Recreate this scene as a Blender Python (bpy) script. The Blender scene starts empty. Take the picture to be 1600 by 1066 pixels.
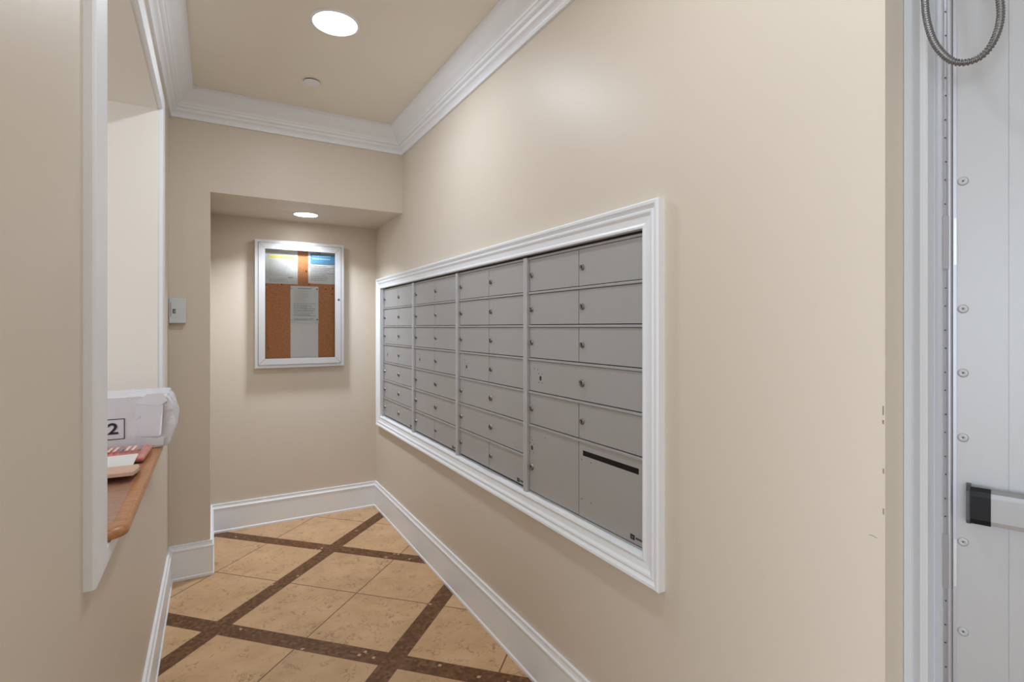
import bpy, math, random
from mathutils import Vector, Matrix, noise
random.seed(7)
C = bpy.context.scene.collection
SC = bpy.context.scene

# ---------------------------------------------------------------- camera, world, light, exposure
EYE = 1.45
TH = 0.5216                    # camera yaw towards the right-hand wall
cam_d = bpy.data.cameras.new('camera')
cam = bpy.data.objects.new('camera', cam_d); C.objects.link(cam)
cam.location = (0, 0, EYE); cam.rotation_euler = (math.pi/2, 0, -TH)
cam_d.sensor_width = 36; cam_d.lens = 813.3/1600*36
cam_d.shift_y = -21.7/1600; cam_d.clip_start = 0.02
SC.camera = cam
SC.view_settings.view_transform = 'Standard'; SC.view_settings.look = 'None'
SC.view_settings.gamma = 1; SC.view_settings.use_curve_mapping = False
SC.view_settings.exposure = 0.39
w = bpy.data.worlds.new('world'); SC.world = w; w.use_nodes = True
w.node_tree.nodes['Background'].inputs[0].default_value = (.86, .93, 1, 1)
w.node_tree.nodes['Background'].inputs[1].default_value = 1.0

def area(name, loc, rot, sx, sy, power, col=(1, 1, 1), parent=None, shape='RECTANGLE'):
    d = bpy.data.lights.new(name, 'AREA'); d.shape = shape; d.size = sx
    if shape == 'RECTANGLE': d.size_y = sy
    d.energy = power; d.color = col
    o = bpy.data.objects.new(name, d); C.objects.link(o)
    o.location = loc; o.rotation_euler = rot; o.parent = parent
    return o
# added lamp standing in for unseen lobby daylight, behind and left of the camera
area('lobby_fill_light', (-2.9, -1.5, 1.5), (0, -math.pi/2, 0), 2.2, 2.6, 82, (.79, .935, 1.11))
# added fill lamp in the unseen mail room behind the pass-through opening
area('mail_room_fill_light', (-2.6, 1.25, 1.5), (0, -math.pi/2, 0), 1.8, 1.5, 22, (.85, .95, 1.07))

# ---------------------------------------------------------------- materials
def mat(name, col, rough=.5, metal=0, spec=.5, bump=0, bscale=200, var=0, vscale=3, coat=0):
    m = bpy.data.materials.new(name); m.use_nodes = True
    nt = m.node_tree; b = nt.nodes['Principled BSDF']
    b.inputs['Base Color'].default_value = (*col, 1); b.inputs['Roughness'].default_value = rough
    b.inputs['Metallic'].default_value = metal; b.inputs['Specular IOR Level'].default_value = spec
    b.inputs['Coat Weight'].default_value = coat
    tc = nt.nodes.new('ShaderNodeTexCoord')
    if var:
        n = nt.nodes.new('ShaderNodeTexNoise'); n.inputs['Scale'].default_value = vscale; n.inputs['Detail'].default_value = 5
        nt.links.new(tc.outputs['Object'], n.inputs['Vector'])
        mx = nt.nodes.new('ShaderNodeMix'); mx.data_type = 'RGBA'
        mx.inputs[6].default_value = (*[c*(1-var) for c in col], 1); mx.inputs[7].default_value = (*[min(1, c*(1+var)) for c in col], 1)
        nt.links.new(n.outputs['Fac'], mx.inputs[0]); nt.links.new(mx.outputs[2], b.inputs['Base Color'])
    if bump:
        n2 = nt.nodes.new('ShaderNodeTexNoise'); n2.inputs['Scale'].default_value = bscale
        nt.links.new(tc.outputs['Object'], n2.inputs['Vector'])
        bp = nt.nodes.new('ShaderNodeBump'); bp.inputs['Strength'].default_value = bump; bp.inputs['Distance'].default_value = .002
        nt.links.new(n2.outputs['Fac'], bp.inputs['Height']); nt.links.new(bp.outputs['Normal'], b.inputs['Normal'])
    return m
def emis(name, col, s):
    m = bpy.data.materials.new(name); m.use_nodes = True; b = m.node_tree.nodes['Principled BSDF']
    b.inputs['Base Color'].default_value = (.9, .9, .9, 1)
    b.inputs['Emission Color'].default_value = (*col, 1); b.inputs['Emission Strength'].default_value = s
    return m
WALL = mat('beige_paint', (.71, .628, .528), .42, spec=.3, bump=.12, bscale=60, var=.012, vscale=2)
CEIL = mat('ceiling_paint', (.89, .835, .73), .8, spec=.2, var=.01)
WHITE = mat('white_trim_paint', (.885, .905, .935), .38, spec=.45, bump=.05, bscale=40)
JAMB = mat('pale_cream_paint', (.90, .85, .78), .6, spec=.3, var=.01)
GREY = mat('grey_enamel_metal', (.455, .45, .446), .42, .35, .4, bump=.05, bscale=500, var=.03, vscale=6)
RAIL = mat('satin_aluminium', (.56, .56, .575), .36, .35, .5, var=.04, vscale=40)
DARK = mat('dark_gap', (.02, .02, .02), .7)
CHROME = mat('dull_chrome', (.24, .23, .215), .38, .9)
LOCKD = mat('lock_keyway', (.04, .038, .035), .4, .5)
ALU = mat('brushed_aluminium', (.70, .71, .73), .38, .55, .5, var=.04, vscale=30)
DOORM = mat('door_paint', (.43, .43, .432), .4, .1, .45, var=.02, vscale=4)
FRAMEM = mat('door_frame_paint', (.60, .61, .625), .4, spec=.45)
HINGE = mat('hinge_steel', (.42, .42, .45), .45, .6)
BARM = mat('anodised_bar', (.36, .36, .36), .5, .3)
BLK = mat('black_plastic', (.008, .008, .009), .45, spec=.2)
BLKG = mat('charcoal_plastic', (.07, .07, .08), .4)
PAPER = mat('paper', (.78, .78, .76), .7)
PAPERG = mat('older_paper', (.70, .72, .70), .7)
YEL = mat('yellow_highlight', (.72, .62, .17), .7)
BLUE = mat('blue_print', (.10, .32, .52), .6)
LBLUE = mat('pale_blue_print', (.42, .62, .78), .6)
INK = mat('faded_ink', (.30, .31, .33), .7)
TINK = mat('tan_ink', (.56, .54, .47), .7)
BINK = mat('black_ink', (.02, .02, .025), .6)
RED = mat('red_plastic', (.55, .05, .03), .35)
BOXW = mat('white_poly_mailer', (.74, .75, .80), .36, spec=.5, bump=.5, bscale=25, var=.03, vscale=12)
PINK = mat('pink_bubble_wrap', (.72, .27, .24), .3, spec=.6)
PINKL = mat('pale_pink_print', (.85, .66, .62), .4)
KRAFT = mat('kraft_paper', (.66, .44, .32), .7, bump=.15, bscale=80, var=.05, vscale=10)
PLAST = mat('white_plastic', (.66, .69, .69), .35)
LAMP = emis('lamp_glow', (.97, .97, .97), 14)

def cork():
    m = mat('cork', (.52, .22, .08), .9, bump=.4, bscale=400); nt = m.node_tree; b = nt.nodes['Principled BSDF']
    tc = nt.nodes.new('ShaderNodeTexCoord'); n = nt.nodes.new('ShaderNodeTexNoise'); n.inputs['Scale'].default_value = 260; n.inputs['Detail'].default_value = 8
    r = nt.nodes.new('ShaderNodeValToRGB'); r.color_ramp.elements[0].position = .3; r.color_ramp.elements[1].position = .7
    r.color_ramp.elements[0].color = (.36, .135, .045, 1); r.color_ramp.elements[1].color = (.66, .28, .105, 1)
    nt.links.new(tc.outputs['Object'], n.inputs[0]); nt.links.new(n.outputs[0], r.inputs[0]); nt.links.new(r.outputs[0], b.inputs['Base Color'])
    return m
CORK = cork()
INKM = mat('scuffed_paint', (.30, .25, .21), .8)

def counter_mat(name, c0, c1):
    m = mat(name, c0, .33, spec=.5); nt = m.node_tree; b = nt.nodes['Principled BSDF']
    tc = nt.nodes.new('ShaderNodeTexCoord'); mp = nt.nodes.new('ShaderNodeMapping'); mp.inputs['Scale'].default_value = (2.5, 12, 9)
    n = nt.nodes.new('ShaderNodeTexNoise'); n.inputs['Scale'].default_value = 9; n.inputs['Detail'].default_value = 9; n.inputs['Roughness'].default_value = .7
    r = nt.nodes.new('ShaderNodeValToRGB'); r.color_ramp.elements[0].position = .33; r.color_ramp.elements[1].position = .68
    r.color_ramp.elements[0].color = (*c0, 1); r.color_ramp.elements[1].color = (*c1, 1)
    nt.links.new(tc.outputs['Object'], mp.inputs[0]); nt.links.new(mp.outputs[0], n.inputs[0])
    nt.links.new(n.outputs[0], r.inputs[0]); nt.links.new(r.outputs[0], b.inputs['Base Color'])
    return m
COUNT = counter_mat('brown_counter_laminate', (.30, .15, .092), (.52, .29, .19))
CEDGE = counter_mat('wood_counter_edge', (.37, .15, .05), (.62, .29, .11))

def floor_mat():
    m = bpy.data.materials.new('stone_tile_with_mosaic_bands'); m.use_nodes = True; nt = m.node_tree; L = nt.links; N = nt.nodes
    b = N['Principled BSDF']
    geo = N.new('ShaderNodeNewGeometry'); sep = N.new('ShaderNodeSeparateXYZ'); L.new(geo.outputs['Position'], sep.inputs[0])
    def M(op, a, bb=None, c=None):
        n = N.new('ShaderNodeMath'); n.operation = op
        for i, v in enumerate((a, bb, c)):
            if v is None: continue
            if isinstance(v, (int, float)): n.inputs[i].default_value = v
            else: L.new(v, n.inputs[i])
        return n.outputs[0]
    P = .9356; r2 = math.sqrt(2)
    def axis(sumv, mid):
        v = M('DIVIDE', M('SUBTRACT', M('DIVIDE', sumv, r2), mid-P/2), P)     # integer = band centre
        pp = M('PINGPONG', v, .5)                                           # 0 at band, .5 at grout line
        band = M('LESS_THAN', pp, .046)
        g = M('MAXIMUM', M('GREATER_THAN', pp, .4968), M('COMPARE', pp, .0475, .0016))
        cell = M('FLOOR', M('MULTIPLY', v, 2))
        return v, band, g, cell
    sx, sb, sg, sc = axis(M('ADD', sep.outputs[0], sep.outputs[1]), 2.518)
    tx, tb, tg, tc_ = axis(M('SUBTRACT', sep.outputs[0], sep.outputs[1]), -1.558)
    band = M('MAXIMUM', sb, tb)
    grout = M('MULTIPLY', M('MAXIMUM', sg, tg), M('SUBTRACT', 1, band))
    comb = N.new('ShaderNodeCombineXYZ'); L.new(sc, comb.inputs[0]); L.new(tc_, comb.inputs[1])
    wn = N.new('ShaderNodeTexWhiteNoise'); L.new(comb.outputs[0], wn.inputs['Vector'])
    # stone
    off = N.new('ShaderNodeVectorMath'); off.operation = 'MULTIPLY_ADD'
    L.new(wn.outputs['Color'], off.inputs[0]); off.inputs[1].default_value = (7, 7, 7); L.new(geo.outputs['Position'], off.inputs[2])
    n1 = N.new('ShaderNodeTexNoise'); n1.inputs['Scale'].default_value = 5; n1.inputs['Detail'].default_value = 8; n1.inputs['Roughness'].default_value = .65; L.new(off.outputs[0], n1.inputs[0])
    rp = N.new('ShaderNodeValToRGB'); e = rp.color_ramp.elements; e[0].position = .25; e[1].position = .75
    e[0].color = (.49, .30, .155, 1); e[1].color = (.71, .465, .262, 1); L.new(n1.outputs[0], rp.inputs[0])
    # veins: narrow zero crossings of a warped noise, broken up by another
    n2 = N.new('ShaderNodeTexNoise'); n2.inputs['Scale'].default_value = 17; n2.inputs['Detail'].default_value = 5; n2.inputs['Distortion'].default_value = 1.1; L.new(off.outputs[0], n2.inputs[0])
    n3 = N.new('ShaderNodeTexNoise'); n3.inputs['Scale'].default_value = 14; n3.inputs['Detail'].default_value = 3; L.new(off.outputs[0], n3.inputs[0])
    d = M('ABSOLUTE', M('SUBTRACT', n2.outputs[0], .5))
    vein = M('MULTIPLY', M('SUBTRACT', 1, M('SMOOTH_MIN', M('MULTIPLY', d, 42), 1, .2)), M('MINIMUM', M('MAXIMUM', M('MULTIPLY', M('SUBTRACT', n3.outputs[0], .47), 7), 0), .75))
    def mix(f, a, bb):
        mx = N.new('ShaderNodeMix'); mx.data_type = 'RGBA'; L.new(f, mx.inputs[0]) if not isinstance(f, float) else setattr(mx.inputs[0], 'default_value', f)
        for i, v in ((6, a), (7, bb)):
            if isinstance(v, tuple): mx.inputs[i].default_value = v
            else: L.new(v, mx.inputs[i])
        return mx.outputs[2]
    tv = mix(M('MULTIPLY', wn.outputs['Value'], .28), rp.outputs[0], (.42, .27, .15, 1))
    stone = mix(vein, tv, (.20, .11, .055, 1))
    # mosaic chips
    br = N.new('ShaderNodeTexVoronoi'); br.feature = 'F1'; br.distance = 'CHEBYCHEV'; br.inputs['Scale'].default_value = 70; br.inputs['Randomness'].default_value = .45
    rot = N.new('ShaderNodeVectorRotate'); rot.inputs['Angle'].default_value = math.pi/4; L.new(geo.outputs['Position'], rot.inputs['Vector']); L.new(rot.outputs[0], br.inputs[0])
    sepc = N.new('ShaderNodeSeparateColor'); L.new(br.outputs['Color'], sepc.inputs[0])
    rm = N.new('ShaderNodeValToRGB'); rm.color_ramp.interpolation = 'CONSTANT'; cr = rm.color_ramp
    cr.elements[0].color = (.115, .050, .020, 1); cr.elements[1].position = .3; cr.elements[1].color = (.165, .078, .032, 1)
    for p_, c_ in ((.6, (.14, .062, .025, 1)), (.85, (.20, .10, .045, 1)), (.99, (.5, .34, .2, 1))):
        q = cr.elements.new(p_); q.color = c_
    L.new(sepc.outputs[0], rm.inputs[0])
    c = mix(band, stone, rm.outputs[0]); c = mix(grout, c, (.16, .09, .05, 1))
    L.new(c, b.inputs['Base Color'])
    L.new(mix(band, (.42,)*3+(1,), (.5,)*3+(1,)), b.inputs['Roughness'])
    b.inputs['Specular IOR Level'].default_value = .22
    hgt = M('SUBTRACT', M('MULTIPLY', n1.outputs[0], .3), M('ADD', M('MULTIPLY', vein, .4), grout))
    bp = N.new('ShaderNodeBump'); bp.inputs['Strength'].default_value = .35; bp.inputs['Distance'].default_value = .002
    L.new(hgt, bp.inputs['Height']); L.new(bp.outputs[0], b.inputs['Normal'])
    return m
FLOOR = floor_mat()

def glass():
    m = bpy.data.materials.new('clear_glass'); m.use_nodes = True; nt = m.node_tree; b = nt.nodes['Principled BSDF']
    out = nt.nodes['Material Output']; tr = nt.nodes.new('ShaderNodeBsdfTransparent'); gl = nt.nodes.new('ShaderNodeBsdfGlossy')
    gl.inputs['Roughness'].default_value = .03; fr = nt.nodes.new('ShaderNodeFresnel'); fr.inputs[0].default_value = 1.3
    mx = nt.nodes.new('ShaderNodeMixShader'); nt.links.new(fr.outputs[0], mx.inputs[0]); nt.links.new(tr.outputs[0], mx.inputs[1]); nt.links.new(gl.outputs[0], mx.inputs[2])
    nt.links.new(mx.outputs[0], out.inputs[0]); nt.nodes.remove(b)
    return m
GLASS = glass()

# ---------------------------------------------------------------- mesh helpers
class MB:
    def __init__(s): s.v = []; s.f = []; s.m = []; s.mats = []; s.sm = []
    def mi(s, m):
        if m not in s.mats: s.mats.append(m)
        return s.mats.index(m)
    def add(s, vs, fs, m, smooth=False):
        o = len(s.v); k = s.mi(m); s.v += [tuple(p) for p in vs]
        for f in fs: s.f.append(tuple(i+o for i in f)); s.m.append(k); s.sm.append(smooth)
    def box(s, x0, x1, y0, y1, z0, z1, m, bev=0):
        if bev <= 0:
            vs = [(x, y, z) for x in (x0, x1) for y in (y0, y1) for z in (z0, z1)]
            s.add(vs, [(0, 1, 3, 2), (4, 6, 7, 5), (0, 4, 5, 1), (2, 3, 7, 6), (0, 2, 6, 4), (1, 5, 7, 3)], m); return
        import bmesh
        bm = bmesh.new(); bmesh.ops.create_cube(bm, size=1)
        for v in bm.verts: v.co = Vector(((x0+x1)/2+v.co.x*(x1-x0), (y0+y1)/2+v.co.y*(y1-y0), (z0+z1)/2+v.co.z*(z1-z0)))
        bmesh.ops.bevel(bm, geom=bm.edges[:], offset=bev, segments=2, profile=.5, affect='EDGES')
        s.add([v.co[:] for v in bm.verts], [[v.index for v in f.verts] for f in bm.faces] if not bm.verts.index_update() else 0, m); bm.free()
    def cyl(s, c, axis, r, l, m, n=20, r2=None, cap=True):
        a = Vector(axis).normalized(); q = a.to_track_quat('Z', 'Y'); c = Vector(c); r2 = r if r2 is None else r2
        p0 = [c+q@Vector((r*math.cos(t), r*math.sin(t), 0)) for t in [2*math.pi*i/n for i in range(n)]]
        p1 = [c+q@Vector((r2*math.cos(t), r2*math.sin(t), l)) for t in [2*math.pi*i/n for i in range(n)]]
        s.add(p0+p1, [(i, (i+1) % n, n+(i+1) % n, n+i) for i in range(n)], m, True)
        if cap:
            s.add(p1, [tuple(range(n))], m); s.add(p0, [tuple(reversed(range(n)))], m)
    def lathe(s, c, axis, prof, m, n=40):
        a = Vector(axis).normalized(); q = a.to_track_quat('Z', 'Y'); c = Vector(c); vs = []
        for r, z in prof: vs += [c+q@Vector((r*math.cos(t), r*math.sin(t), z)) for t in [2*math.pi*i/n for i in range(n)]]
        fs = [(k*n+i, k*n+(i+1) % n, (k+1)*n+(i+1) % n, (k+1)*n+i) for k in range(len(prof)-1) for i in range(n)]
        s.add(vs, fs, m, True)
    def prism(s, poly, ext, m):
        """poly: list of 3-D points, ext: extrusion vector"""
        n = len(poly); e = Vector(ext); a = [Vector(p) for p in poly]
        s.add(a+[p+e for p in a], [tuple(range(n)), tuple(reversed(range(n, 2*n)))]+[(i, n+i, n+(i+1) % n, (i+1) % n) for i in range(n)], m)
    def build(s, name, parent=None, loc=None):
        import bmesh
        me = bpy.data.meshes.new(name); o0 = Vector(loc) if loc else Vector((0, 0, 0))
        me.from_pydata([Vector(v)-o0 for v in s.v], [], s.f)
        for m in s.mats: me.materials.append(m)
        for p, k, q in zip(me.polygons, s.m, s.sm): p.material_index = k; p.use_smooth = q
        bm = bmesh.new(); bm.from_mesh(me); bmesh.ops.recalc_face_normals(bm, faces=bm.faces[:]); bm.to_mesh(me); bm.free()
        o = bpy.data.objects.new(name, me); C.objects.link(o)
        if loc: o.location = loc
        if parent:
            o.parent = parent
            o.location = o0-parent.location if not parent.parent else o0-parent.location-parent.parent.location
        return o
def tag(o, label=None, cat=None, group=None, kind=None):
    for k, v in (('label', label), ('category', cat), ('group', group), ('kind', kind)):
        if v: o[k] = v
    return o
def thing(name, loc, label, cat, group=None, rotz=0):
    o = bpy.data.objects.new(name, None); C.objects.link(o); o.location = loc; o.rotation_euler = (0, 0, rotz)
    o.empty_display_size = .05
    return tag(o, label, cat, group)
def struct(o, label=None): o['kind'] = 'structure'; return tag(o, label)

def sweep_segments(path, prof, m, closed_prof=True):
    """Run a profile of (offset into room, z) along a 2-D path with mitred corners; the room lies on the right of the path.
    Returns one MB per segment."""
    n = len(path); P = [Vector(p) for p in path]; nor = []
    for i in range(n-1):
        d = (P[i+1]-P[i]).normalized(); nor.append(Vector((d.y, -d.x)))
    def pt(i, o):
        if i == 0: return P[0]+nor[0]*o
        if i == n-1: return P[-1]+nor[-1]*o
        a, b = nor[i-1], nor[i]; mm = (a+b)/(1+a.dot(b)); return P[i]+mm*o
    out = []
    for i in range(n-1):
        b = MB(); k = len(prof)
        vs = [(*pt(i, o), z) for o, z in prof]+[(*pt(i+1, o), z) for o, z in prof]
        b.add(vs, [(j, (j+1) % k, k+(j+1) % k, k+j) for j in range(k)]+[tuple(range(k)), tuple(reversed(range(k, 2*k)))], m)
        out.append(b)
    return out

def frame_yz(X, sgn, y0, y1, z0, z1, prof, m, ws=(1, 1, 1, 1)):
    """Mitred rectangular moulding on a plane X=const. prof: (distance outward from inner edge, height off wall); sgn: room direction.
    ws: width factors for y0 side, y1 side, z0 side, z1 side."""
    b = MB(); k = len(prof); vs = []
    for o, h in prof:
        vs += [(X+sgn*h, y0-o*ws[0], z0-o*ws[2]), (X+sgn*h, y1+o*ws[1], z0-o*ws[2]), (X+sgn*h, y1+o*ws[1], z1+o*ws[3]), (X+sgn*h, y0-o*ws[0], z1+o*ws[3])]
    fs = []
    for j in range(k):
        j2 = (j+1) % k
        for i in range(4): fs.append((j*4+i, j*4+(i+1) % 4, j2*4+(i+1) % 4, j2*4+i))
    b.add(vs, fs, m); return b

# ---------------------------------------------------------------- the room's main dimensions
L_, W_ = -.2167, 1.1511
YJ, YB, XA = 3.539, 4.222, -.013
ZC, ZS = 2.803, 2.2456
YE = .524; X2 = 1.236            # right wall's near corner; plane of the exit door
TL = .32                          # thickness of the left wall at the pass-through
# floor / ceiling
b = MB(); b.box(-3.0, 1.7, -3.0, YB+.15, -.06, 0, FLOOR); struct(b.build('floor'), 'beige stone tile floor with diagonal brown mosaic bands')
b = MB(); b.box(-3.0, 1.7, -3.0, YJ+.2, ZC, ZC+.06, CEIL); struct(b.build('ceiling'), 'flat tan painted ceiling')
# left wall with the pass-through opening
OY0, OY1, OZ0, OZ1 = 1.406, 2.84, .975, 2.44
YN = .30
b = MB(); xl = L_-TL
b.box(xl, L_, YN, OY0, 0, ZC, WALL); b.box(xl, L_, OY1, YJ+.15, 0, ZC, WALL)
b.box(xl, L_, OY0, OY1, 0, OZ0, WALL); b.box(xl, L_, OY0, OY1, OZ1, ZC, WALL)
struct(b.build('wall_left'), 'beige wall on the left with a pass-through opening')
b = MB(); e = .004
b.box(xl, L_, OY1-e, OY1+.002, OZ0, OZ1, JAMB); b.box(xl, L_, OY0-.002, OY0+e, OZ0, OZ1, JAMB); b.box(xl, L_, OY0, OY1, OZ1-e, OZ1+.002, JAMB)
struct(b.build('wall_reveal'), 'pale cream side faces of the pass-through')
# far end: short wall, header over the alcove, alcove back
b = MB(); b.box(L_-TL, XA, YJ, YB+.15, 0, ZC, WALL); struct(b.build('wall_back_left'), 'short beige wall left of the alcove')
b = MB(); b.box(XA, W_+.02, YJ, YB+.15, ZS, ZC, WALL); struct(b.build('wall_header'), 'beige header and soffit over the alcove')
b = MB(); b.box(XA, W_+.02, YB, YB+.15, 0, ZS, WALL); struct(b.build('wall_back'), 'beige back wall of the alcove')
# right wall with the recess for the mailboxes
MY0, MY1, MZ0, MZ1 = 1.172, 4.056, .745, 1.758
b = MB(); xr = 1.66
b.box(W_, xr, YE, MY0, 0, ZC, WALL); b.box(W_, xr, MY1, YB+.15, 0, ZC, WALL)
b.box(W_, xr, MY0, MY1, 0, MZ0, WALL); b.box(W_, xr, MY0, MY1, MZ1, ZC, WALL); b.box(xr-.04, xr, MY0, MY1, MZ0, MZ1, WALL)
struct(b.build('wall_right'), 'long beige wall holding the mailboxes')
b = MB()
for y, z, wy, wz in ((.5275, 1.285, .0012, .018), (.5275, 1.262, .0014, .008), (.5270, 1.165, .0012, .010), (.5270, 1.085, .0012, .012), (.548, 1.030, .0050, .0012), (.541, 1.0285, .0025, .0010)):
    b.box(W_-.0004, W_+.001, y-wy, y+wy, z-wz/2, z+wz/2, INKM)
o_ = b.build('trim_8'); struct(o_, 'small dark scuffs and paint chips near the wall corner')
# wall of the exit door, behind the frame and past the door
b = MB(); b.box(X2, xr, -3, -.56, 0, ZC, WALL); b.box(X2, xr, -.56, YE, 2.50, ZC, WALL)
b.box(X2+.10, xr, .47, YE, 0, 2.5, WALL); struct(b.build('wall_exit'), 'beige wall around the exit door')
# lobby behind the camera and mail room behind the opening
b = MB(); b.box(-3.1, -3.0, -3, YJ+.15, 0, ZC, WALL); struct(b.build('wall_lobby_left'))
b = MB(); b.box(-3.0, 1.7, -3.1, -3.0, 0, ZC, WALL); struct(b.build('wall_lobby_back'))
b = MB(); b.box(-3.0, xl, YN, YN+.12, 0, ZC, JAMB); struct(b.build('wall_mail_room_near'))
b = MB(); b.box(-3.0, xl, YJ, YJ+.15, 0, ZC, JAMB); struct(b.build('wall_mail_room_far'))

# baseboards
BH = .2016
bp = [(0, 0), (.020, 0), (.020, .012), (.015, .018), (.015, BH-.040), (.0175, BH-.036), (.0175, BH-.028), (.012, BH-.022), (.009, BH-.010), (.011, BH-.006), (.010, BH), (0, BH)]
path = [(L_, YN), (L_, YJ), (XA, YJ), (XA, YB), (W_, YB), (W_, YE)]
names = ['baseboard_left', 'baseboard_back_left', 'baseboard_alcove_side', 'baseboard_back', 'baseboard_right']
for nm, s in zip(names, sweep_segments(path, bp, WHITE)): struct(s.build(nm), 'white painted baseboard')
# crown moulding
CP, CD = .120, .153
cpf = [(0, -CD), (0, 0), (CP, 0), (CP, -.014), (CP-.006, -.018), (CP-.012, -.030), (CP-.022, -.044), (CP-.036, -.058),
       (CP-.052, -.070), (CP-.060, -.078), (CP-.063, -.086), (CP-.068, -.088), (CP-.071, -.100), (CP-.078, -.104), (CP-.084, -.106),
       (CP-.088, -.118), (CP-.098, -.124), (CP-.102, -.128), (CP-.106, -.134), (.012, -.140), (.012, -CD)]
path = [(L_, YN), (L_, YJ), (W_, YJ), (W_, YE)]
for nm, s in zip(['trim_1', 'trim_2', 'trim_3'], sweep_segments(path, [(o, ZC+z) for o, z in cpf], WHITE)): struct(s.build(nm), 'white crown moulding')

# casing of the pass-through
cs = [(0, 0), (0, .018), (.002, .020), (.114, .020), (.118, .018), (.120, .014), (.120, 0)]
struct(frame_yz(L_, 1, OY0, OY1, OZ0, OZ1, cs, WHITE, (1.05, 1, .30, .68)).build('trim_4'), 'flat white casing around the pass-through')
# moulding around the mailbox recess
mp_ = [(0, -.010), (0, .016), (.006, .018), (.010, .016), (.014, .014), (.034, .017), (.042, .023), (.048, .024), (.052, .020), (.058, .024), (.064, .029), (.072, .030), (.077, .026), (.077, 0), (.0, 0)]
mp_ = mp_[:-1]+[(.003, 0)]
mo = frame_yz(W_, -1, MY0+.006, MY1-.006, MZ0+.006, MZ1-.006, mp_, WHITE)
struct(mo.build('trim_5'), 'white moulded frame around the mailboxes')

# ---------------------------------------------------------------- mailboxes: four modules
XF = W_+.010        # front plane of the door panels
PITCH = .713; YU0 = 1.168; ROW = .1362; ZT = 1.732; ZB = .764
def door_mb(y0, y1, z0, z1, slot=None, holes=()):
    """thin panel facing -X"""
    b = MB(); t = .004
    if slot:
        sy0, sy1, sz0, sz1 = slot
        b.box(XF-t, XF, y0, y1, z0, sz0, GREY); b.box(XF-t, XF, y0, y1, sz1, z1, GREY)
        b.box(XF-t, XF, y0, sy0, sz0, sz1, GREY); b.box(XF-t, XF, sy1, y1, sz0, sz1, GREY)
    else: b.box(XF-t, XF, y0, y1, z0, z1, GREY, .0008)
    for (hy, hz, r, kz) in holes:
        vs = [(XF-t-.0006, hy+r*math.cos(a), hz+r*kz*math.sin(a)) for a in [2*math.pi*i/14 for i in range(14)]]
        b.prism(vs, (.0005, 0, 0), LOCKD)
    return b
def lock(y, z, parent, big=False):
    r = .0125 if big else .0102
    b = MB(); b.lathe((XF-.003, y, z), (-1, 0, 0), [(r*1.12, 0), (r*1.12, .002), (r, .003), (r, .0075), (r*.82, .0088), (r*.70, .0070), (0.0001, .0070)], CHROME, 20)
    b.box(XF-.0108, XF-.0098, y-.0017, y+.0013, z-.0055, z+.0055, LOCKD)
    o = b.build('lock', parent); return o
def postal(y, z):
    hs = [(y, z, .0075, 1.35)]
    hs += [(y+sy*.013, z+sz*.018, .0022, 1) for sy in (-1, 1) for sz in (-1, 1)]
    hs += [(y+.020, z+.034, .0022, 1), (y+.045, z+.036, .0022, 1)]
    return hs
LABELS = ['grey metal mailbox unit nearest the camera, with the outgoing mail slot at its lower right',
          'grey metal mailbox unit second from the near end, beside the one with the mail slot',
          'grey metal mailbox unit second from the far end of the white frame',
          'grey metal mailbox unit at the far end of the white frame, nearest the notice board']
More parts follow.
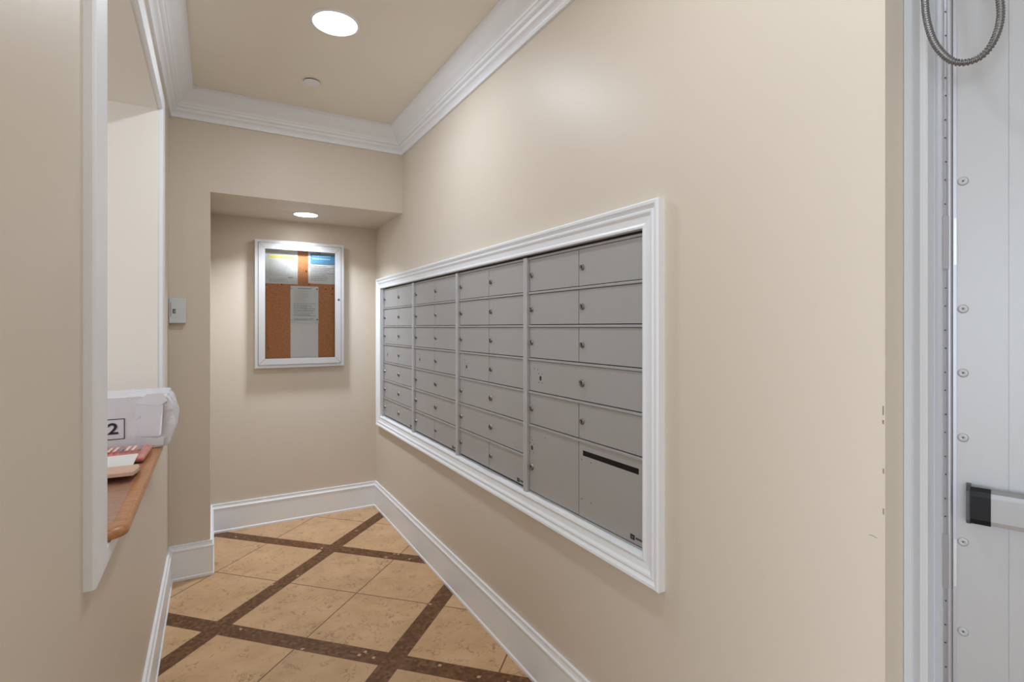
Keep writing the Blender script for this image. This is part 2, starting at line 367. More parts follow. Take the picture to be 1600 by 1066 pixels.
def module(idx):
    y0 = YU0+idx*PITCH; y1 = y0+PITCH
    t = thing('mailbox_unit', (XF, (y0+y1)/2, ZB), LABELS[idx], 'mailbox', 'wall mailbox units')
    f = MB(); rw = .016                       # side rails, top and bottom rail, dark body behind
    f.box(XF+.004, W_+.36, y0+.002, y1-.002, MZ0+.004, MZ1-.001, DARK)
    near = (idx == 0); A, B = y0+rw, y1-rw
    f.box(XF-.018, XF+.01, y0+.0012, A-.002, ZB-.014, ZT+.010, RAIL, .002)
    f.box(XF-.018, XF+.01, B+.002, y1-.0012, ZB-.014, ZT+.010, RAIL, .002)
    f.box(XF-.006, XF+.01, A-.002, B+.002, ZT+.0015, ZT+.010, GREY)
    f.box(XF-.007, XF+.01, A-.002, B+.002, ZB-.014, ZB-.0015, GREY)
    nrow = 7
    zs = [ZT-(ZT-ZB)*k/7 for k in range(8)]
    full = {0: {3: 1}, 1: {4: 1, 5: 1}, 2: {4: 1, 5: 1}, 3: {4: 1, 5: 1, 6: 1}}[idx]
    ym = (A+B)/2; rib = .006
    for k in range(1, 7):
        if idx == 0 and k == 6: continue
        f.box(XF-.0095, XF+.01, A-.001, B+.001, zs[k]-rib, zs[k]+rib*.5, GREY, .0015)
    f.build('frame', t)
    g = .0019
    for k in range(nrow):
        if idx == 0 and k >= 5: break
        zt, zb = zs[k]-(rib+.0016 if k else 0), zs[k+1]+rib*.5+.0032
        zm = (zt+zb)/2
        hy = B-.085
        if k in full:
            hs = postal(hy, zm-.006) if (k == 3) else ()
            d = door_mb(A, B, zb, zt, holes=hs).build('door', t)
            lock(ym-.020, zm, d, True)
            if k != 3: lock(B-.018, zm, d)
        else:
            hs = postal(B-.085, zm-.006) if k == 3 else ()
            d = door_mb(ym+g, B, zb, zt, holes=hs).build('door', t)
            if not hs: lock(B-.018, zm, d)
            d = door_mb(A, ym-g, zb, zt).build('door', t); lock(ym-.022, zm, d)
    if idx == 0:
        zt, zb = zs[5]-rib-.0008, zs[7]+.001
        d = door_mb(ym+g, B, zb, zt, holes=postal(B-.020, zt-.088)[:5]+[(B-.014, zt-.045, .0022, 1), (B-.022, zt-.055, .0022, 1), (B-.12, zt-.028, .0018, 1)]).build('parcel_door', t); lock(B-.019, zt-.168, d, True)
        sl = (A+.032, ym-.024, zt-.047, zt-.028)
        hs = [(ym-.018, zt-.063, .0022, 1), (ym-.070, zt-.063, .0022, 1), (ym-.018, zt-.205, .0022, 1), (ym-.070, zt-.205, .0022, 1)]
        d = door_mb(A, ym-g, zb, zt, slot=sl, holes=hs).build('outgoing_mail_door', t); d['label'] = 'door with a wide black mail slot'
        h = MB(); h.box(XF-.0035, XF-.0025, sl[0], sl[1], sl[2], sl[3], BLK); h.build('slot_opening', d)
    # maker's plate in the lower near corner: a dark square mark and a pale strip, lettering too small to read
    p = MB(); px = XF-.006; py = A+.008
    p.box(px, px+.002, py, py+.062, ZB+.010, ZB+.030, GREY); p.box(px-.0005, px, py+.040, py+.060, ZB+.012, ZB+.028, LOCKD)
    p.box(px-.0007, px, py+.046, py+.054, ZB+.017, ZB+.023, CHROME)
    for j in range(5): p.box(px-.0005, px, py+.004+j*.0066, py+.0085+j*.0066, ZB+.017, ZB+.024, DARK)
    p.build('maker_plate', t)
    return t
for i in range(4): module(i)
# ledge under the mailboxes, worn caulk line
b = MB(); ys = [MY0+.006+(MY1-MY0-.012)*k/60 for k in range(61)]; vs = []; fs = []
for k, y in enumerate(ys):
    hh = .0065+.0035*noise.noise(Vector((y*7, .3, 0)))+.0015*noise.noise(Vector((y*31, 2, 0)))
    zb = MZ0+.004
    vs += [(W_-.014, y, zb), (W_-.014, y, zb+.004), (W_-.006, y, zb+hh), (W_+.004, y, zb+hh), (W_+.004, y, zb)]
for k in range(60):
    for j in range(4): fs.append((k*5+j, k*5+j+1, k*5+5+j+1, k*5+5+j))
b.add(vs, fs, WHITE); struct(b.build('trim_6'), 'white caulked ledge under the mailboxes')

# ---------------------------------------------------------------- notice board in the alcove
bx0, bx1, bz0, bz1 = .262, .885, 1.152, 2.088
yf = YB-.052
nb = thing('notice_board', ((bx0+bx1)/2, YB, bz0), 'glass-fronted aluminium notice board with cork backing on the alcove wall', 'notice board')
def ring_xz(b, x0, x1, z0, z1, w_, y0, y1, m, bev=0):
    """mitred flat ring between y0 (front) and y1 (back)"""
    o = [(x0, z0), (x1, z0), (x1, z1), (x0, z1)]; i = [(x0+w_, z0+w_), (x1-w_, z0+w_), (x1-w_, z1-w_), (x0+w_, z1-w_)]
    for k in range(4):
        k2 = (k+1) % 4
        b.prism([(o[k][0], y0, o[k][1]), (o[k2][0], y0, o[k2][1]), (i[k2][0], y0, i[k2][1]), (i[k][0], y0, i[k][1])], (0, y1-y0, 0), m)
b = MB(); ring_xz(b, bx0, bx1, bz0, bz1, .020, yf, YB-.001, ALU); b.build('case', nb)
b = MB(); ring_xz(b, bx0+.018, bx1-.018, bz0+.018, bz1-.018, .006, yf+.0035, yf+.012, DARK); b.build('gasket', nb)
b = MB(); g0 = .0225
ring_xz(b, bx0+g0, bx1-g0, bz0+g0, bz1-g0, .044, yf-.004, yf+.010, ALU)
for sx, xx in ((1, bx0+g0), (-1, bx1-g0)):               # mitre joints
    for sz, zz in ((1, bz0+g0), (-1, bz1-g0)):
        b.prism([(xx, yf-.0044, zz), (xx+sx*.044, yf-.0044, zz+sz*.044), (xx+sx*.0434, yf-.0044, zz+sz*.045), (xx-sx*.0004, yf-.0044, zz+sz*.001)], (0, .0004, 0), DARK)
dfr = b.build('door_frame', nb)
b = MB(); b.lathe((bx1-.040, yf-.003, 1.664), (0, -1, 0), [(.0085, 0), (.0085, .003), (.0065, .005), (.0001, .005)], CHROME, 18)
b.box(bx1-.0412, bx1-.0388, yf-.0086, yf-.0078, 1.659, 1.669, LOCKD); b.build('lock', dfr)
b = MB(); b.box(bx0+.060, bx1-.060, yf+.002, yf+.005, bz0+.060, bz1-.060, GLASS); b.build('glass_pane', nb)
yc = YB-.016
b = MB(); b.box(bx0+.019, bx1-.019, yc, YB-.002, bz0+.019, bz1-.019, CORK); b.build('cork_backing', nb)
# papers: x, z measured on the cork
ix0, ix1, iz0, iz1 = bx0+.066, bx1-.066, bz0+.066, bz1-.066
def paper(x0, x1, z0, z1, m, label, lift=.001, curl=0, tilt=0):
    """slightly curled sheet, 0.6 mm thick"""
    t = thing('paper_notice', ((x0+x1)/2, yc-lift, z0), label, 'notice', 'papers pinned to the cork')
    b = MB(); n = 10; fr = []; bk = []
    for j in range(n+1):
        for i in range(n+1):
            u, v = i/n, j/n
            y = yc-lift-.0006-curl*(abs(2*u-1)**3)*(1-v)
            x = x0+(x1-x0)*u+tilt*(v-.5); z = z0+(z1-z0)*v-tilt*.7*(u-.5)
            fr.append((x, y, z)); bk.append((x, y+.0006, z))
    N = (n+1)**2; q = lambda i, j: j*(n+1)+i
    fs = [(q(i, j), q(i+1, j), q(i+1, j+1), q(i, j+1)) for i in range(n) for j in range(n)]
    b.add(fr+bk, fs+[tuple(N+k for k in reversed(f)) for f in fs], m, True)
    b.build('sheet', t); return t
def printed(t, items, lift):
    b = MB(); y = yc-lift-.0006-.0012
    for x0, x1, z0, z1, m in items: b.box(x0, x1, y, y+.0004, z0, z1, m)
    b.build('print', t)
def lines(x0, x1, zt, zb, n, m, rnd, th=.0022):
    out = []
    for k in range(n):
        z = zt-(zt-zb)*(k+.5)/n; x = x0
        end = x0+(x1-x0)*(1-rnd*random.random())
        while x < end-.006:
            wd = min(end-x, .008+.022*random.random()); out.append((x, x+wd, z-th/2, z+th/2, m)); x += wd+.003
    return out
# left notice with yellow bar
A0, A1, AZ0, AZ1 = ix0-.004, ix0+.226, 1.772, 2.050
t = paper(A0, A1, AZ0, AZ1, PAPERG, 'white printed notice with a yellow heading bar, upper left on the cork', .001)
it = [(A0+.030, A1-.020, AZ1-.090, AZ1-.068, YEL)]
it += [(A0+.026, A1-.016, AZ0+.040, AZ0+.0415, TINK), (A0+.026, A1-.016, AZ1-.060, AZ1-.0585, TINK), (A0+.026, A0+.0275, AZ0+.040, AZ1-.060, TINK), (A1-.0175, A1-.016, AZ0+.040, AZ1-.060, TINK)]
it += lines(A0+.034, A1-.026, AZ1-.098, AZ0+.058, 12, TINK, .35, .004)+lines(A0+.02, A1-.05, AZ1-.036, AZ1-.054, 2, TINK, .2, .003)
it += lines(A0+.034, A1-.06, AZ0+.034, AZ0+.010, 3, INK, .4, .002)+[(A1-.068, A1-.030, AZ0+.046, AZ0+.053, INK)]
printed(t, it, .001)
# right notice with blue heading
B0, B1, BZ0, BZ1 = ix0+.300, ix1+.010, 1.782, 2.046
t = paper(B0, B1, BZ0, BZ1, PAPER, 'white notice with a bright blue heading block and black clip, upper right on the cork', .001, .004)
it = [(B0+.016, B1-.002, BZ1-.112, BZ1-.034, BLUE)]
it2 = lines(B0+.030, B1-.03, BZ1-.040, BZ1-.084, 2, LBLUE, .1, .009)
it2 = [(a, c, z0, z1, m) for a, c, z0, z1, m in it2]
it += lines(B0+.016, B1-.012, BZ1-.122, BZ0+.020, 9, INK, .35, .0032)
printed(t, it, .004)
b = MB()
for x0, x1, z0, z1, m in it2: b.box(x0, x1, yc-.0066, yc-.0060, z0, z1, m)
b.build('heading_text', t)
# long lower notice: two sheets
C0, C1 = ix0+.176, ix0+.373
t = paper(C0, C1, iz0-.004, 1.500, PAPER, 'blank white sheet hanging below the typed page, lower middle of the cork', .001, .002)
t = paper(C0-.001, C1+.001, 1.478, 1.760, PAPERG, 'typed white page pinned in the middle of the cork, above the blank sheet', .004, .002)
it = [(C0+.050, C1-.050, 1.739, 1.744, INK)]+lines(C0+.022, C1-.055, 1.725, 1.640, 9, TINK, .55, .002)
for zz, nn in ((1.628, 1), (1.612, 2), (1.594, 2), (1.574, 2), (1.556, 1), (1.540, 2), (1.508, 2)):
    it += lines(C0+.020, C1-.012, zz+.004*nn, zz-.004*nn, nn, INK, .45, .0028)
printed(t, it, .006)
# clip on the blue notice
cl = thing('binder_clip', (B0+.075, yc-.004, BZ1-.03), 'small black clip holding the blue-headed notice', 'clip')
b = MB(); cx = B0+.072; zt = BZ1+.004
b.prism([(cx-.034, yc-.020, zt-.004), (cx+.034, yc-.020, zt-.004), (cx+.026, yc-.012, zt-.022), (cx-.026, yc-.012, zt-.022)], (0, .008, 0), BLK); b.build('jaw', cl)
b = MB()
for k in range(12):
    a0, a1 = math.pi*k/12, math.pi*(k+1)/12
    b.cyl((cx+.017*math.cos(a0), yc-.016, zt-.022-.013*math.sin(a0)), (.017*(math.cos(a1)-math.cos(a0)), 0, -.013*(math.sin(a1)-math.sin(a0))), .0016, .0052, BLK, 8)
b.build('handle', cl)
# push pins
def pin(x, z, m, label, y=yc):
    t = thing('push_pin', (x, y, z), label, 'push pin', 'push pins in the cork')
    b = MB(); b.lathe((x, y, z), (-.15, -1, .25), [(.0005, -.003), (.0008, .002), (.0045, .0025), (.0045, .004), (.0022, .006), (.0024, .011), (.0042, .013), (.0001, .0135)], m, 12); b.build('pin_head', t)
ORG = mat('orange_plastic', (.55, .16, .05), .4); DRD = mat('dark_red_plastic', (.16, .035, .025), .4); CLR = mat('clear_pale_plastic', (.75, .66, .55), .3)
pin(ix0+.012, 1.742, CLR, 'pale push pin at the left edge of the cork just under the yellow-barred notice')
pin(ix0+.116, 1.766, DRD, 'dark push pin just below the yellow-barred notice')
pin(ix0+.286, 1.873, DRD, 'dark push pin in the cork gap between the two upper notices')
pin(B0+.008, 1.776, DRD, 'dark push pin at the lower left corner of the blue-headed notice')
pin(ix0+.430, 1.742, RED, 'red push pin below the blue-headed notice')
pin(ix1-.012, 1.748, DRD, 'dark push pin at the right edge of the cork below the blue-headed notice')
pin(ix1-.016, 1.704, DRD, 'lowest dark push pin by the right edge of the cork')
pin(ix0+.030, 1.292, ORG, 'orange push pin low on the left side of the cork')
pin(C0+.009, 1.738, CLR, 'pale push pin at the upper left of the typed page', yc-.005)
pin(C1-.009, 1.738, DRD, 'dark push pin at the upper right of the typed page', yc-.005)
pin(C1-.007, 1.506, DRD, 'dark push pin at the lower right of the typed page', yc-.007)
pin(C0+.007, 1.506, CLR, 'pale push pin at the lower left of the typed page', yc-.007)

# ---------------------------------------------------------------- ceiling fittings
def downlight(x, y, z, r, power, label, spread=180):
    t = thing('ceiling_light', (x, y, z), label, 'ceiling light', 'recessed ceiling lights')
    b = MB(); b.lathe((x, y, z), (0, 0, -1), [(r*1.13, 0), (r*1.13, .003), (r*1.06, .006), (r, .006), (r*.99, .001)], WHITE, 48); b.build('trim_ring', t)
    b = MB(); b.lathe((x, y, z), (0, 0, -1), [(r*1.0, .002), (r*.7, .0035), (.0001, .004)], LAMP, 48); b.build('diffuser', t)
    a = area('lamp_light', (0, 0, -.012), (0, 0, 0), r*1.9, 0, power, (.86, .95, 1.07), t, 'DISK'); a.data.spread = math.radians(spread); return t
downlight(.472, 2.398, ZC, .094, 6.2, 'large round recessed ceiling light glowing white in the tan ceiling')
downlight(.472, .86, ZC, .094, 3.2, 'added unseen round recessed ceiling light nearest the exit door, above the camera')  # extra lamp out of view, added to balance the light near the camera
downlight(.568, 3.905, ZS, .078, 7.2, 'small round recessed light in the alcove soffit above the notice board', 125)
t = thing('sprinkler_cover', (.471, 3.03, ZC), 'flat round white sprinkler cover plate on the ceiling', 'sprinkler cover')
b = MB(); b.cyl((.471, 3.03, ZC-.006), (0, 0, 1), .036, .006, DARK, 36); b.build('shadow_gap_ring', t)
b = MB(); b.lathe((.471, 3.03, ZC-.006), (0, 0, -1), [(.041, 0), (.041, .003), (.039, .004), (.0001, .004)], WHITE, 40); b.build('cover_plate', t)

# ---------------------------------------------------------------- wall control on the short wall
t = thing('thermostat', (-.17, YJ, 1.472), 'white plastic wall control with small dark display beside the pass-through', 'thermostat')
b = MB(); b.box(-.2155, -.133, YJ-.034, YJ-.001, 1.472, 1.614, PLAST, .004); b.build('housing', t)
b = MB(); b.box(-.2085, -.2050, YJ-.0348, YJ-.0335, 1.510, 1.590, INK, 0); b.build('seam', t)
b = MB(); b.box(-.197, -.183, YJ-.0350, YJ-.0335, 1.528, 1.552, LOCKD)
b.box(-.193, -.185, YJ-.0354, YJ-.0349, 1.5335, 1.5375, PLAST); b.box(-.193, -.185, YJ-.0354, YJ-.0349, 1.542, 1.546, PLAST); b.build('display', t)

# ---------------------------------------------------------------- counter in the pass-through
cx1 = -.166; cz0, cz1 = .976, 1.002
cn = thing('counter', (L_, (OY0+OY1)/2, cz0), 'brown laminate counter with rounded wood edge on the pass-through sill', 'counter')
def counter_outline(inset, x_in):
    r = .045; pts = [(x_in, OY0+.006+inset if x_in < L_ else 0)]
    yn = OY0+.024+inset
    pts = [(xl+.002, yn)]
    xx = cx1-inset
    for k in range(9):
        a = -math.pi/2+math.pi/2*k/8; pts.append((xx-r+r*math.cos(a), yn+r+r*math.sin(a)))
    yo = OY1-.010-inset
    for k in range(9):
        a = math.pi/2*k/8; pts.append((xx-r+r*math.cos(a), yo-r+r*math.sin(a)))
    pts.append((xl+.002, yo)); return pts
def stack(b, rings, m):
    n = len(rings[0]); vs = [p for r in rings for p in r]
    b.add(vs, [(k*n+i, k*n+(i+1) % n, (k+1)*n+(i+1) % n, (k+1)*n+i) for k in range(len(rings)-1) for i in range(n)], m, True)
b = MB(); O = [(ins, z) for ins, z in ((.010, cz0), (.002, cz0+.004), (0, cz0+.010), (0, cz1-.009), (.004, cz1-.002), (.012, cz1), (.030, cz1), (.034, cz1-.003))]
stack(b, [[(x, y, z) for x, y in counter_outline(i_, 0)] for i_, z in O], CEDGE)
b.add([(x, y, cz0) for x, y in counter_outline(.010, 0)], [tuple(range(20))], CEDGE)
b.build('wood_edge', cn)
b = MB(); b.add([(x, y, cz1-.003) for x, y in counter_outline(.030, 0)], [tuple(range(20))], COUNT)
b.build('laminate_top', cn)
ct = cz1-.003

# white parcel hanging over the counter edge
def parcel():
    x0, x1, y0, y1, z0, z1 = -.47, -.150, 2.33, 2.58, cz1+.001, 1.198
    t = thing('parcel', ((x0+x1)/2, (y0+y1)/2, z0), 'crumpled white plastic-wrapped parcel marked 2 at the far end of the counter', 'parcel')
    nx, ny, nz = 30, 12, 18; b = MB(); idx = {}; vs = []
    def P(i, j, k):
        key = (i, j, k)
        if key in idx: return idx[key]
        u, v, w_ = i/nx, j/ny, k/nz
        x, y, z = x0+(x1-x0)*u, y0+(y1-y0)*v, z0+(z1-z0)*w_
        s = max(0, (u-.62)/.38)                       # crumpled end
        prof = math.sin(math.pi*min(1, max(0, w_*.92+.06)))
        x += s*s*.026*prof - s*s*.004*(w_ > .9)
        nn = noise.noise(Vector((x*22, y*22, z*22))); n2 = noise.noise(Vector((x*60+5, y*50, z*55)))
        amp = .0018+.007*s
        if 0 < j < ny or s > 0: x += amp*nn*(1 if u > .5 else 0)
        if j == 0: y -= (.010*s*nn+.003*s*abs(n2)+.0006*n2)
        if k == nz: z += .004*nn+.002*n2-.012*s*s*(1-v)*abs(nn)*2
        if k == nz and j == 0: z -= .003
        if k == 0 and u > .80: z += max(0, (u-.8))*.02
        idx[key] = len(vs); vs.append((x, y, z)); return idx[key]
    fs = []
    for i in range(nx):
        for k in range(nz):
            for j in (0, ny): fs.append((P(i, j, k), P(i+1, j, k), P(i+1, j, k+1), P(i, j, k+1)))
        for j in range(ny):
            for k in (0, nz): fs.append((P(i, j, k), P(i+1, j, k), P(i+1, j+1, k), P(i, j+1, k)))
    for j in range(ny):
        for k in range(nz):
            for i in (0, nx): fs.append((P(i, j, k), P(i, j+1, k), P(i, j+1, k+1), P(i, j, k+1)))
    b.add(vs, fs, BOXW, False); b.build('wrapping', t)
    # folded flaps taped over the end
    f = MB(); yy = y0-.006
    f.prism([(-.232, yy+.003, 1.050), (-.176, yy, 1.046), (-.166, yy-.005, 1.052), (-.160, yy-.005, 1.165), (-.196, yy-.003, 1.176), (-.226, yy+.002, 1.172)], (0, .003, 0), BOXW)
    f.prism([(-.262, yy+.004, 1.030), (-.185, yy-.001, 1.036), (-.157, yy-.003, 1.045), (-.160, yy-.002, 1.012), (-.256, yy+.004, 1.012)], (0, .003, 0), BOXW)
    f.prism([(-.240, yy+.003, 1.170), (-.170, yy-.006, 1.160), (-.146, yy-.006, 1.176), (-.160, yy-.002, 1.205), (-.212, yy+.002, 1.203)], (0, .004, 0), BOXW)
    f.build('folded_flap', t)
    # boxed figure 2
    p = MB(); yl = y0-.0022; X0, X1, Z0, Z1 = -.345, -.2765, 1.046, 1.120; th = .0022
    for a in ((X0, X1, Z0, Z0+th), (X0, X1, Z1-th, Z1), (X0, X0+th, Z0, Z1), (X1-th, X1, Z0, Z1)): p.box(a[0], a[1], yl, yl+.002, a[2], a[3], BINK)
    p.build('label_border', t)
    cu = bpy.data.curves.new('figure', 'FONT'); cu.body = '2'; cu.size = .055; cu.extrude = .0008; cu.offset = .0012; cu.align_x = 'CENTER'; cu.align_y = 'CENTER'
    tmp = bpy.data.objects.new('figure', cu); C.objects.link(tmp)
    dg = bpy.context.evaluated_depsgraph_get(); me = bpy.data.meshes.new_from_object(tmp.evaluated_get(dg)); bpy.data.objects.remove(tmp)
    me.transform(Matrix.Translation((-.3105, yl+.0008, 1.083))@Matrix.Rotation(math.pi/2, 4, 'X')@Matrix.Scale(1.15, 4, (1, 0, 0)))
    me.materials.clear(); me.materials.append(BINK); me.transform(Matrix.Translation(-t.location))
    o = bpy.data.objects.new('printed_figure', me); C.objects.link(o); o.parent = t
parcel()

# pink bubble mailer, white card and kraft envelope in front of it
t = thing('bubble_mailer', (-.3, 2.2, ct), 'pink and red bubble mailer lying in front of the white parcel', 'mailer')
b = MB(); nx, ny = 36, 12; X0, X1, Y0, Y1 = -.45, -.200, 2.105, 2.285; vs = []; fs = []
for sgn in (0, 1):
    for j in range(ny+1):
        for i in range(nx+1):
            u, v = i/nx, j/ny; e = (math.sin(math.pi*min(1, max(0, u)))**.35)*(math.sin(math.pi*v)**.5)
            h_ = .010+.012*e+(.003*math.sin(i*1.9)*math.sin(j*1.8) if sgn else 0)
            z = ct+.001+.020*(v**1.2)*.3 + (h_*(1 if sgn else -.25)+.006)
            vs.append((X0+(X1-X0)*u+.012*v, Y0+(Y1-Y0)*v, z+.002))
N = (nx+1)*(ny+1); q = lambda s, i, j: s*N+j*(nx+1)+i
for i in range(nx):
    for j in range(ny):
        fs.append((q(1, i, j), q(1, i+1, j), q(1, i+1, j+1), q(1, i, j+1))); fs.append((q(0, i, j), q(0, i, j+1), q(0, i+1, j+1), q(0, i+1, j)))
for i in range(nx):
    for j in (0, ny): fs.append((q(0, i, j), q(0, i+1, j), q(1, i+1, j), q(1, i, j)))
for j in range(ny):
    for i in (0, nx): fs.append((q(0, i, j), q(0, i, j+1), q(1, i, j+1), q(1, i, j)))
b.add(vs, fs, PINK, True); b.build('padded_body', t)
b = MB()
for k in range(13):
    xx = X0+.030+k*.0165
    b.prism([(xx, Y0+.045, ct+.0375), (xx+.0085, Y0+.045, ct+.0375), (xx+.0135, Y0+.100, ct+.0405), (xx+.005, Y0+.100, ct+.0405)], (0, 0, .0012), PINKL if k % 3 else INK)
b.build('printed_stripe', t)
b = MB(); vs = [(-.42, 2.050, ct+.001), (-.225, 2.050, ct+.001), (-.212, 2.092, ct+.036), (-.42, 2.092, ct+.034)]
b.prism(vs, (0, -.0015, .0004), PAPER); o = b.build('white_card', loc=(-.31, 1.93, ct+.02)); o.name = 'card'; tag(o, 'thin white card leaning between the pink mailer and the kraft envelope', 'card')
t = thing('kraft_envelope', (-.33, 1.95, ct), 'brown kraft envelope at the front of the mail on the counter', 'envelope')
b = MB(); n = 16; vs = []; fs = []
for s in (0, 1):
    for i in range(n+1):
        u = i/n; x = -.47+.273*u
        for j, (yy, zz) in enumerate(((1.865, .010), (1.92, .0085), (1.98, .007), (2.038, .005))):
            lift = .009*(1-j/3) + .002
            vs.append((x-(.010 if j == 3 else 0)*u - (.004 if j == 0 else 0)*u, yy-.010*u*(1-j/3), ct+zz+lift-.004*(j/3)+(.010 if s else 0)))
Nn = (n+1)*4
for i in range(n):
    for j in range(3):
        fs += [(i*4+j, i*4+j+1, (i+1)*4+j+1, (i+1)*4+j), (Nn+i*4+j, Nn+(i+1)*4+j, Nn+(i+1)*4+j+1, Nn+i*4+j+1)]
    fs += [(i*4, (i+1)*4, Nn+(i+1)*4, Nn+i*4), (i*4+3, (i+1)*4+3, Nn+(i+1)*4+3, Nn+i*4+3)]
for j in range(3): fs += [(j, j+1, Nn+j+1, Nn+j), (n*4+j, n*4+j+1, Nn+n*4+j+1, Nn+n*4+j)]
b.add(vs, fs, KRAFT); b.build('envelope_body', t)

# ---------------------------------------------------------------- exit door: frame, hinge, slab, panic bar, cable
# steel frame profile (x, y) swept up the jamb
prof = [(X2+.10, .5235), (X2-.012, .5235), (X2-.013, .5225), (X2-.013, .5090), (X2-.009, .5075), (X2-.017, .4940), (X2-.018, .4930), (X2-.018, .4825), (X2-.016, .4805), (X2+.006, .4785), (X2+.006, .4775), (X2-.003, .4635), (X2+.004, .4625), (X2+.10, .4625)]
b = MB(); b.prism([(x, y, 0) for x, y in prof], (0, 0, 2.50), FRAMEM)
b.box(X2-.014, X2+.10, -.56, .4625, 2.44, 2.50, FRAMEM); b.box(X2-.014, X2+.10, -.56, -.51, 0, 2.44, FRAMEM)
struct(b.build('door_1_frame'), 'white steel frame of the exit door').name = 'trim_7'
HX, HY = X2+.008, .4465
PHI = .30; dd = Vector((math.sin(PHI), -math.cos(PHI), 0)); nn_ = Vector((-math.cos(PHI), -math.sin(PHI), 0))
def DP(s, o, z): return Vector((HX, HY, 0))+dd*s+nn_*o+Vector((0, 0, z))
def dbox(b, s0, s1, o0, o1, z0, z1, m):
    vs = [DP(s, o, z) for s in (s0, s1) for o in (o0, o1) for z in (z0, z1)]
    b.add(vs, [(0, 1, 3, 2), (4, 6, 7, 5), (0, 4, 5, 1), (2, 3, 7, 6), (0, 2, 6, 4), (1, 5, 7, 3)], m)
dr = bpy.data.objects.new('door_1', None); C.objects.link(dr); dr.location = (HX, HY, 0); dr['kind'] = 'structure'; dr['label'] = 'white steel exit door standing slightly open at the right edge'
b = MB(); dbox(b, 0, .075, -.045, 0, .008, 2.43, DOORM); dbox(b, .0765, .93, -.045, 0, .008, 2.43, DOORM); dbox(b, .07, .08, -.045, -.0012, .008, 2.43, DOORM); b.build('slab', dr)
b = MB(); dbox(b, -.002, .0030, -.02, .0016, .01, 2.43, HINGE)
b.cyl((HX-.002, HY+.0075, .01), (0, 0, 1), .0050, 2.42, HINGE, 16)
b.box(HX-.0055, HX+.002, HY+.010, .4624, .01, 2.43, HINGE)
for k in range(58):
    z = .05+k*.041
    b.cyl((HX-.0062, HY+.0115+(.0008 if k % 3 else 0), z+(.006 if k % 2 else 0)), (-1, 0, 0), .0012, .0012, LOCKD, 8)
b.build('hinge', dr)
b = MB()
for z in (1.615, .995):
    b.box(HX-.0078, HX-.0050, HY+.006, .4624, z-.052, z+.052, HINGE)
    dbox(b, -.001, .0032, .0016, .0028, z-.045, z+.045, RAIL)
b.build('hinge_plate', dr)
for z in (1.73, 1.485, 1.362, 1.238, 1.038, .866, .66):
    b = MB(); b.lathe(DP(.0125, 0, z), nn_, [(.0085, -.001), (.0085, .0008), (.0065, .0022), (.0022, .0026), (.0015, .0012), (.0001, .0012)], DOORM, 20)
    b.cyl(DP(.0125, .0012, z), nn_, .0014, .0002, LOCKD, 8); b.build('bolt', dr)
# panic bar
pb = MB(); z0, z1 = 1.084, 1.150
def bar(s0, s1, m, grow=0):
    pr = [(0, z0+.010-grow), (.020, z0-grow), (.034+grow, z0+.004-grow), (.036+grow, z0+.012), (.036+grow, z1-.012), (.034+grow, z1-.004+grow), (.020, z1+grow), (0, z1-.006+grow)]
    pb_ = [DP(s0, o, z) for o, z in pr]; pb.prism(pb_, dd*(s1-s0), m)
bar(.050, .85, BARM)
pb.build('panic_bar', dr); 
pb = MB(); bar(.0235, .052, BLK, .0012); 
pr = [(0, z0+.004), (.016, z0-.004), (.020, z0-.004), (.036, z0+.006), (.036, z1-.006), (.020, z1+.003), (0, z1+.003)]
pb.prism([DP(.0175, o*.8, z) for o, z in pr], dd*.0068, BLKG)
for zz in (z0+.016, z1-.016): pb.cyl(DP(.0178, .014, zz), -dd, .0022, .0006, LOCKD, 8)
pb.build('end_cap', dr)
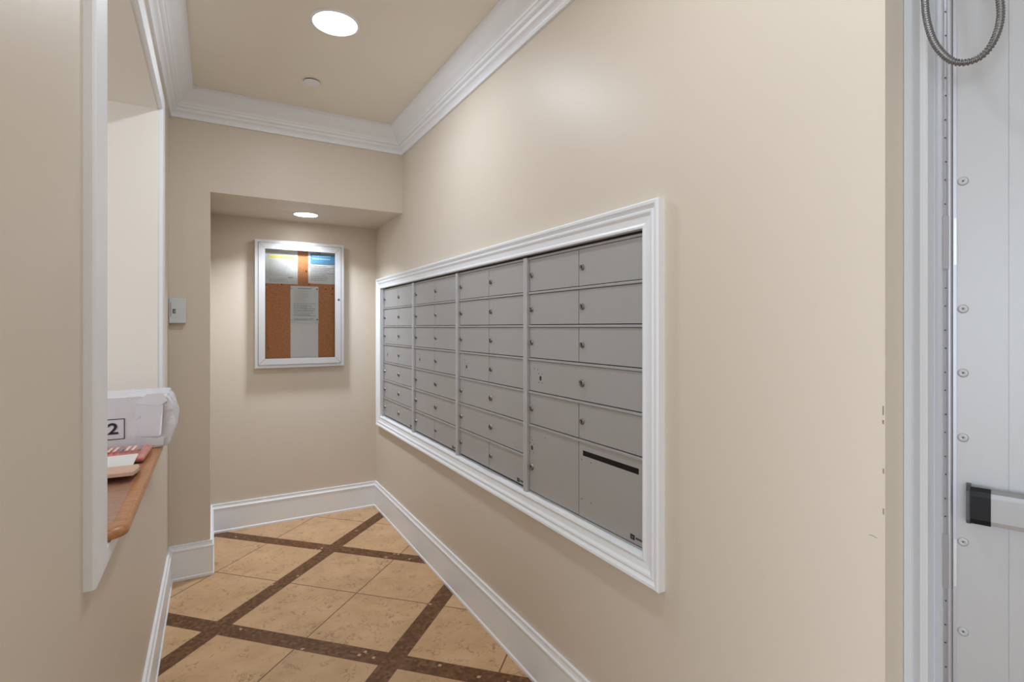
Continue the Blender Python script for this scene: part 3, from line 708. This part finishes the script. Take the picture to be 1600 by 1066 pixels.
# armoured cable looping from frame to door
def unproj(u, v, D):
    a = (u-800)/813.3; return Vector((D*(math.sin(TH)+a*math.cos(TH)), D*(math.cos(TH)-a*math.sin(TH)), EYE-D*(v-511.3)/813.3))
key = [(1446, -60, 1.00), (1445, -10, .995), (1448, 30, .985), (1460, 67, .97), (1482, 92, .95), (1505, 98, .935), (1532, 89, .92), (1552, 65, .91), (1563, 30, .91), (1561, -10, .915), (1550, -60, .93)]
kp = [unproj(*k) for k in key]
def cr(p, t):
    i = min(int(t), len(p)-2); f = t-i; a, b_, c, d = p[max(i-1, 0)], p[i], p[i+1], p[min(i+2, len(p)-1)]
    return .5*((2*b_)+(-a+c)*f+(2*a-5*b_+4*c-d)*f*f+(-a+3*b_-3*c+d)*f**3)
pts = [cr(kp, k*(len(kp)-1)/500) for k in range(501)]
ARM = mat('armoured_conduit_steel', (.24, .24, .245), .34, .85)
cable = thing('armoured_cable', pts[0], 'grey armoured cable looping between door frame and exit door at the top', 'cable')
b = MB(); n = 12; vs = []; fs = []; q0 = None; s = 0; up = Vector((-.4, -.9, 0)).normalized()
for k, p in enumerate(pts):
    tg = (pts[min(k+1, 500)]-pts[max(k-1, 0)]).normalized(); sd = tg.cross(up).normalized(); u2 = sd.cross(tg)
    if k: s += (p-pts[k-1]).length
    r = .0054+.0010*math.cos(2*math.pi*s/.0052)
    vs += [p+(sd*math.cos(a)+u2*math.sin(a))*r for a in [2*math.pi*i/n for i in range(n)]]
for k in range(500): fs += [(k*n+i, k*n+(i+1) % n, (k+1)*n+(i+1) % n, (k+1)*n+i) for i in range(n)]
b.add(vs, fs, ARM, True); b.build('conduit', cable)
b = MB(); p = pts[0]; b.box(p.x-.010, X2+.01, p.y-.012, p.y+.012, p.z-.005, p.z+.035, ALU, .002)
b.build('frame_bracket', cable)
b = MB(); p = pts[-1]; b.cyl(p-Vector((0, 0, .004)), (0, 0, 1), .010, .03, ALU, 16)
b.cyl(p+Vector((0, 0, .018)), -nn_, .008, .09, ALU, 12)
b.build('door_bracket', cable)
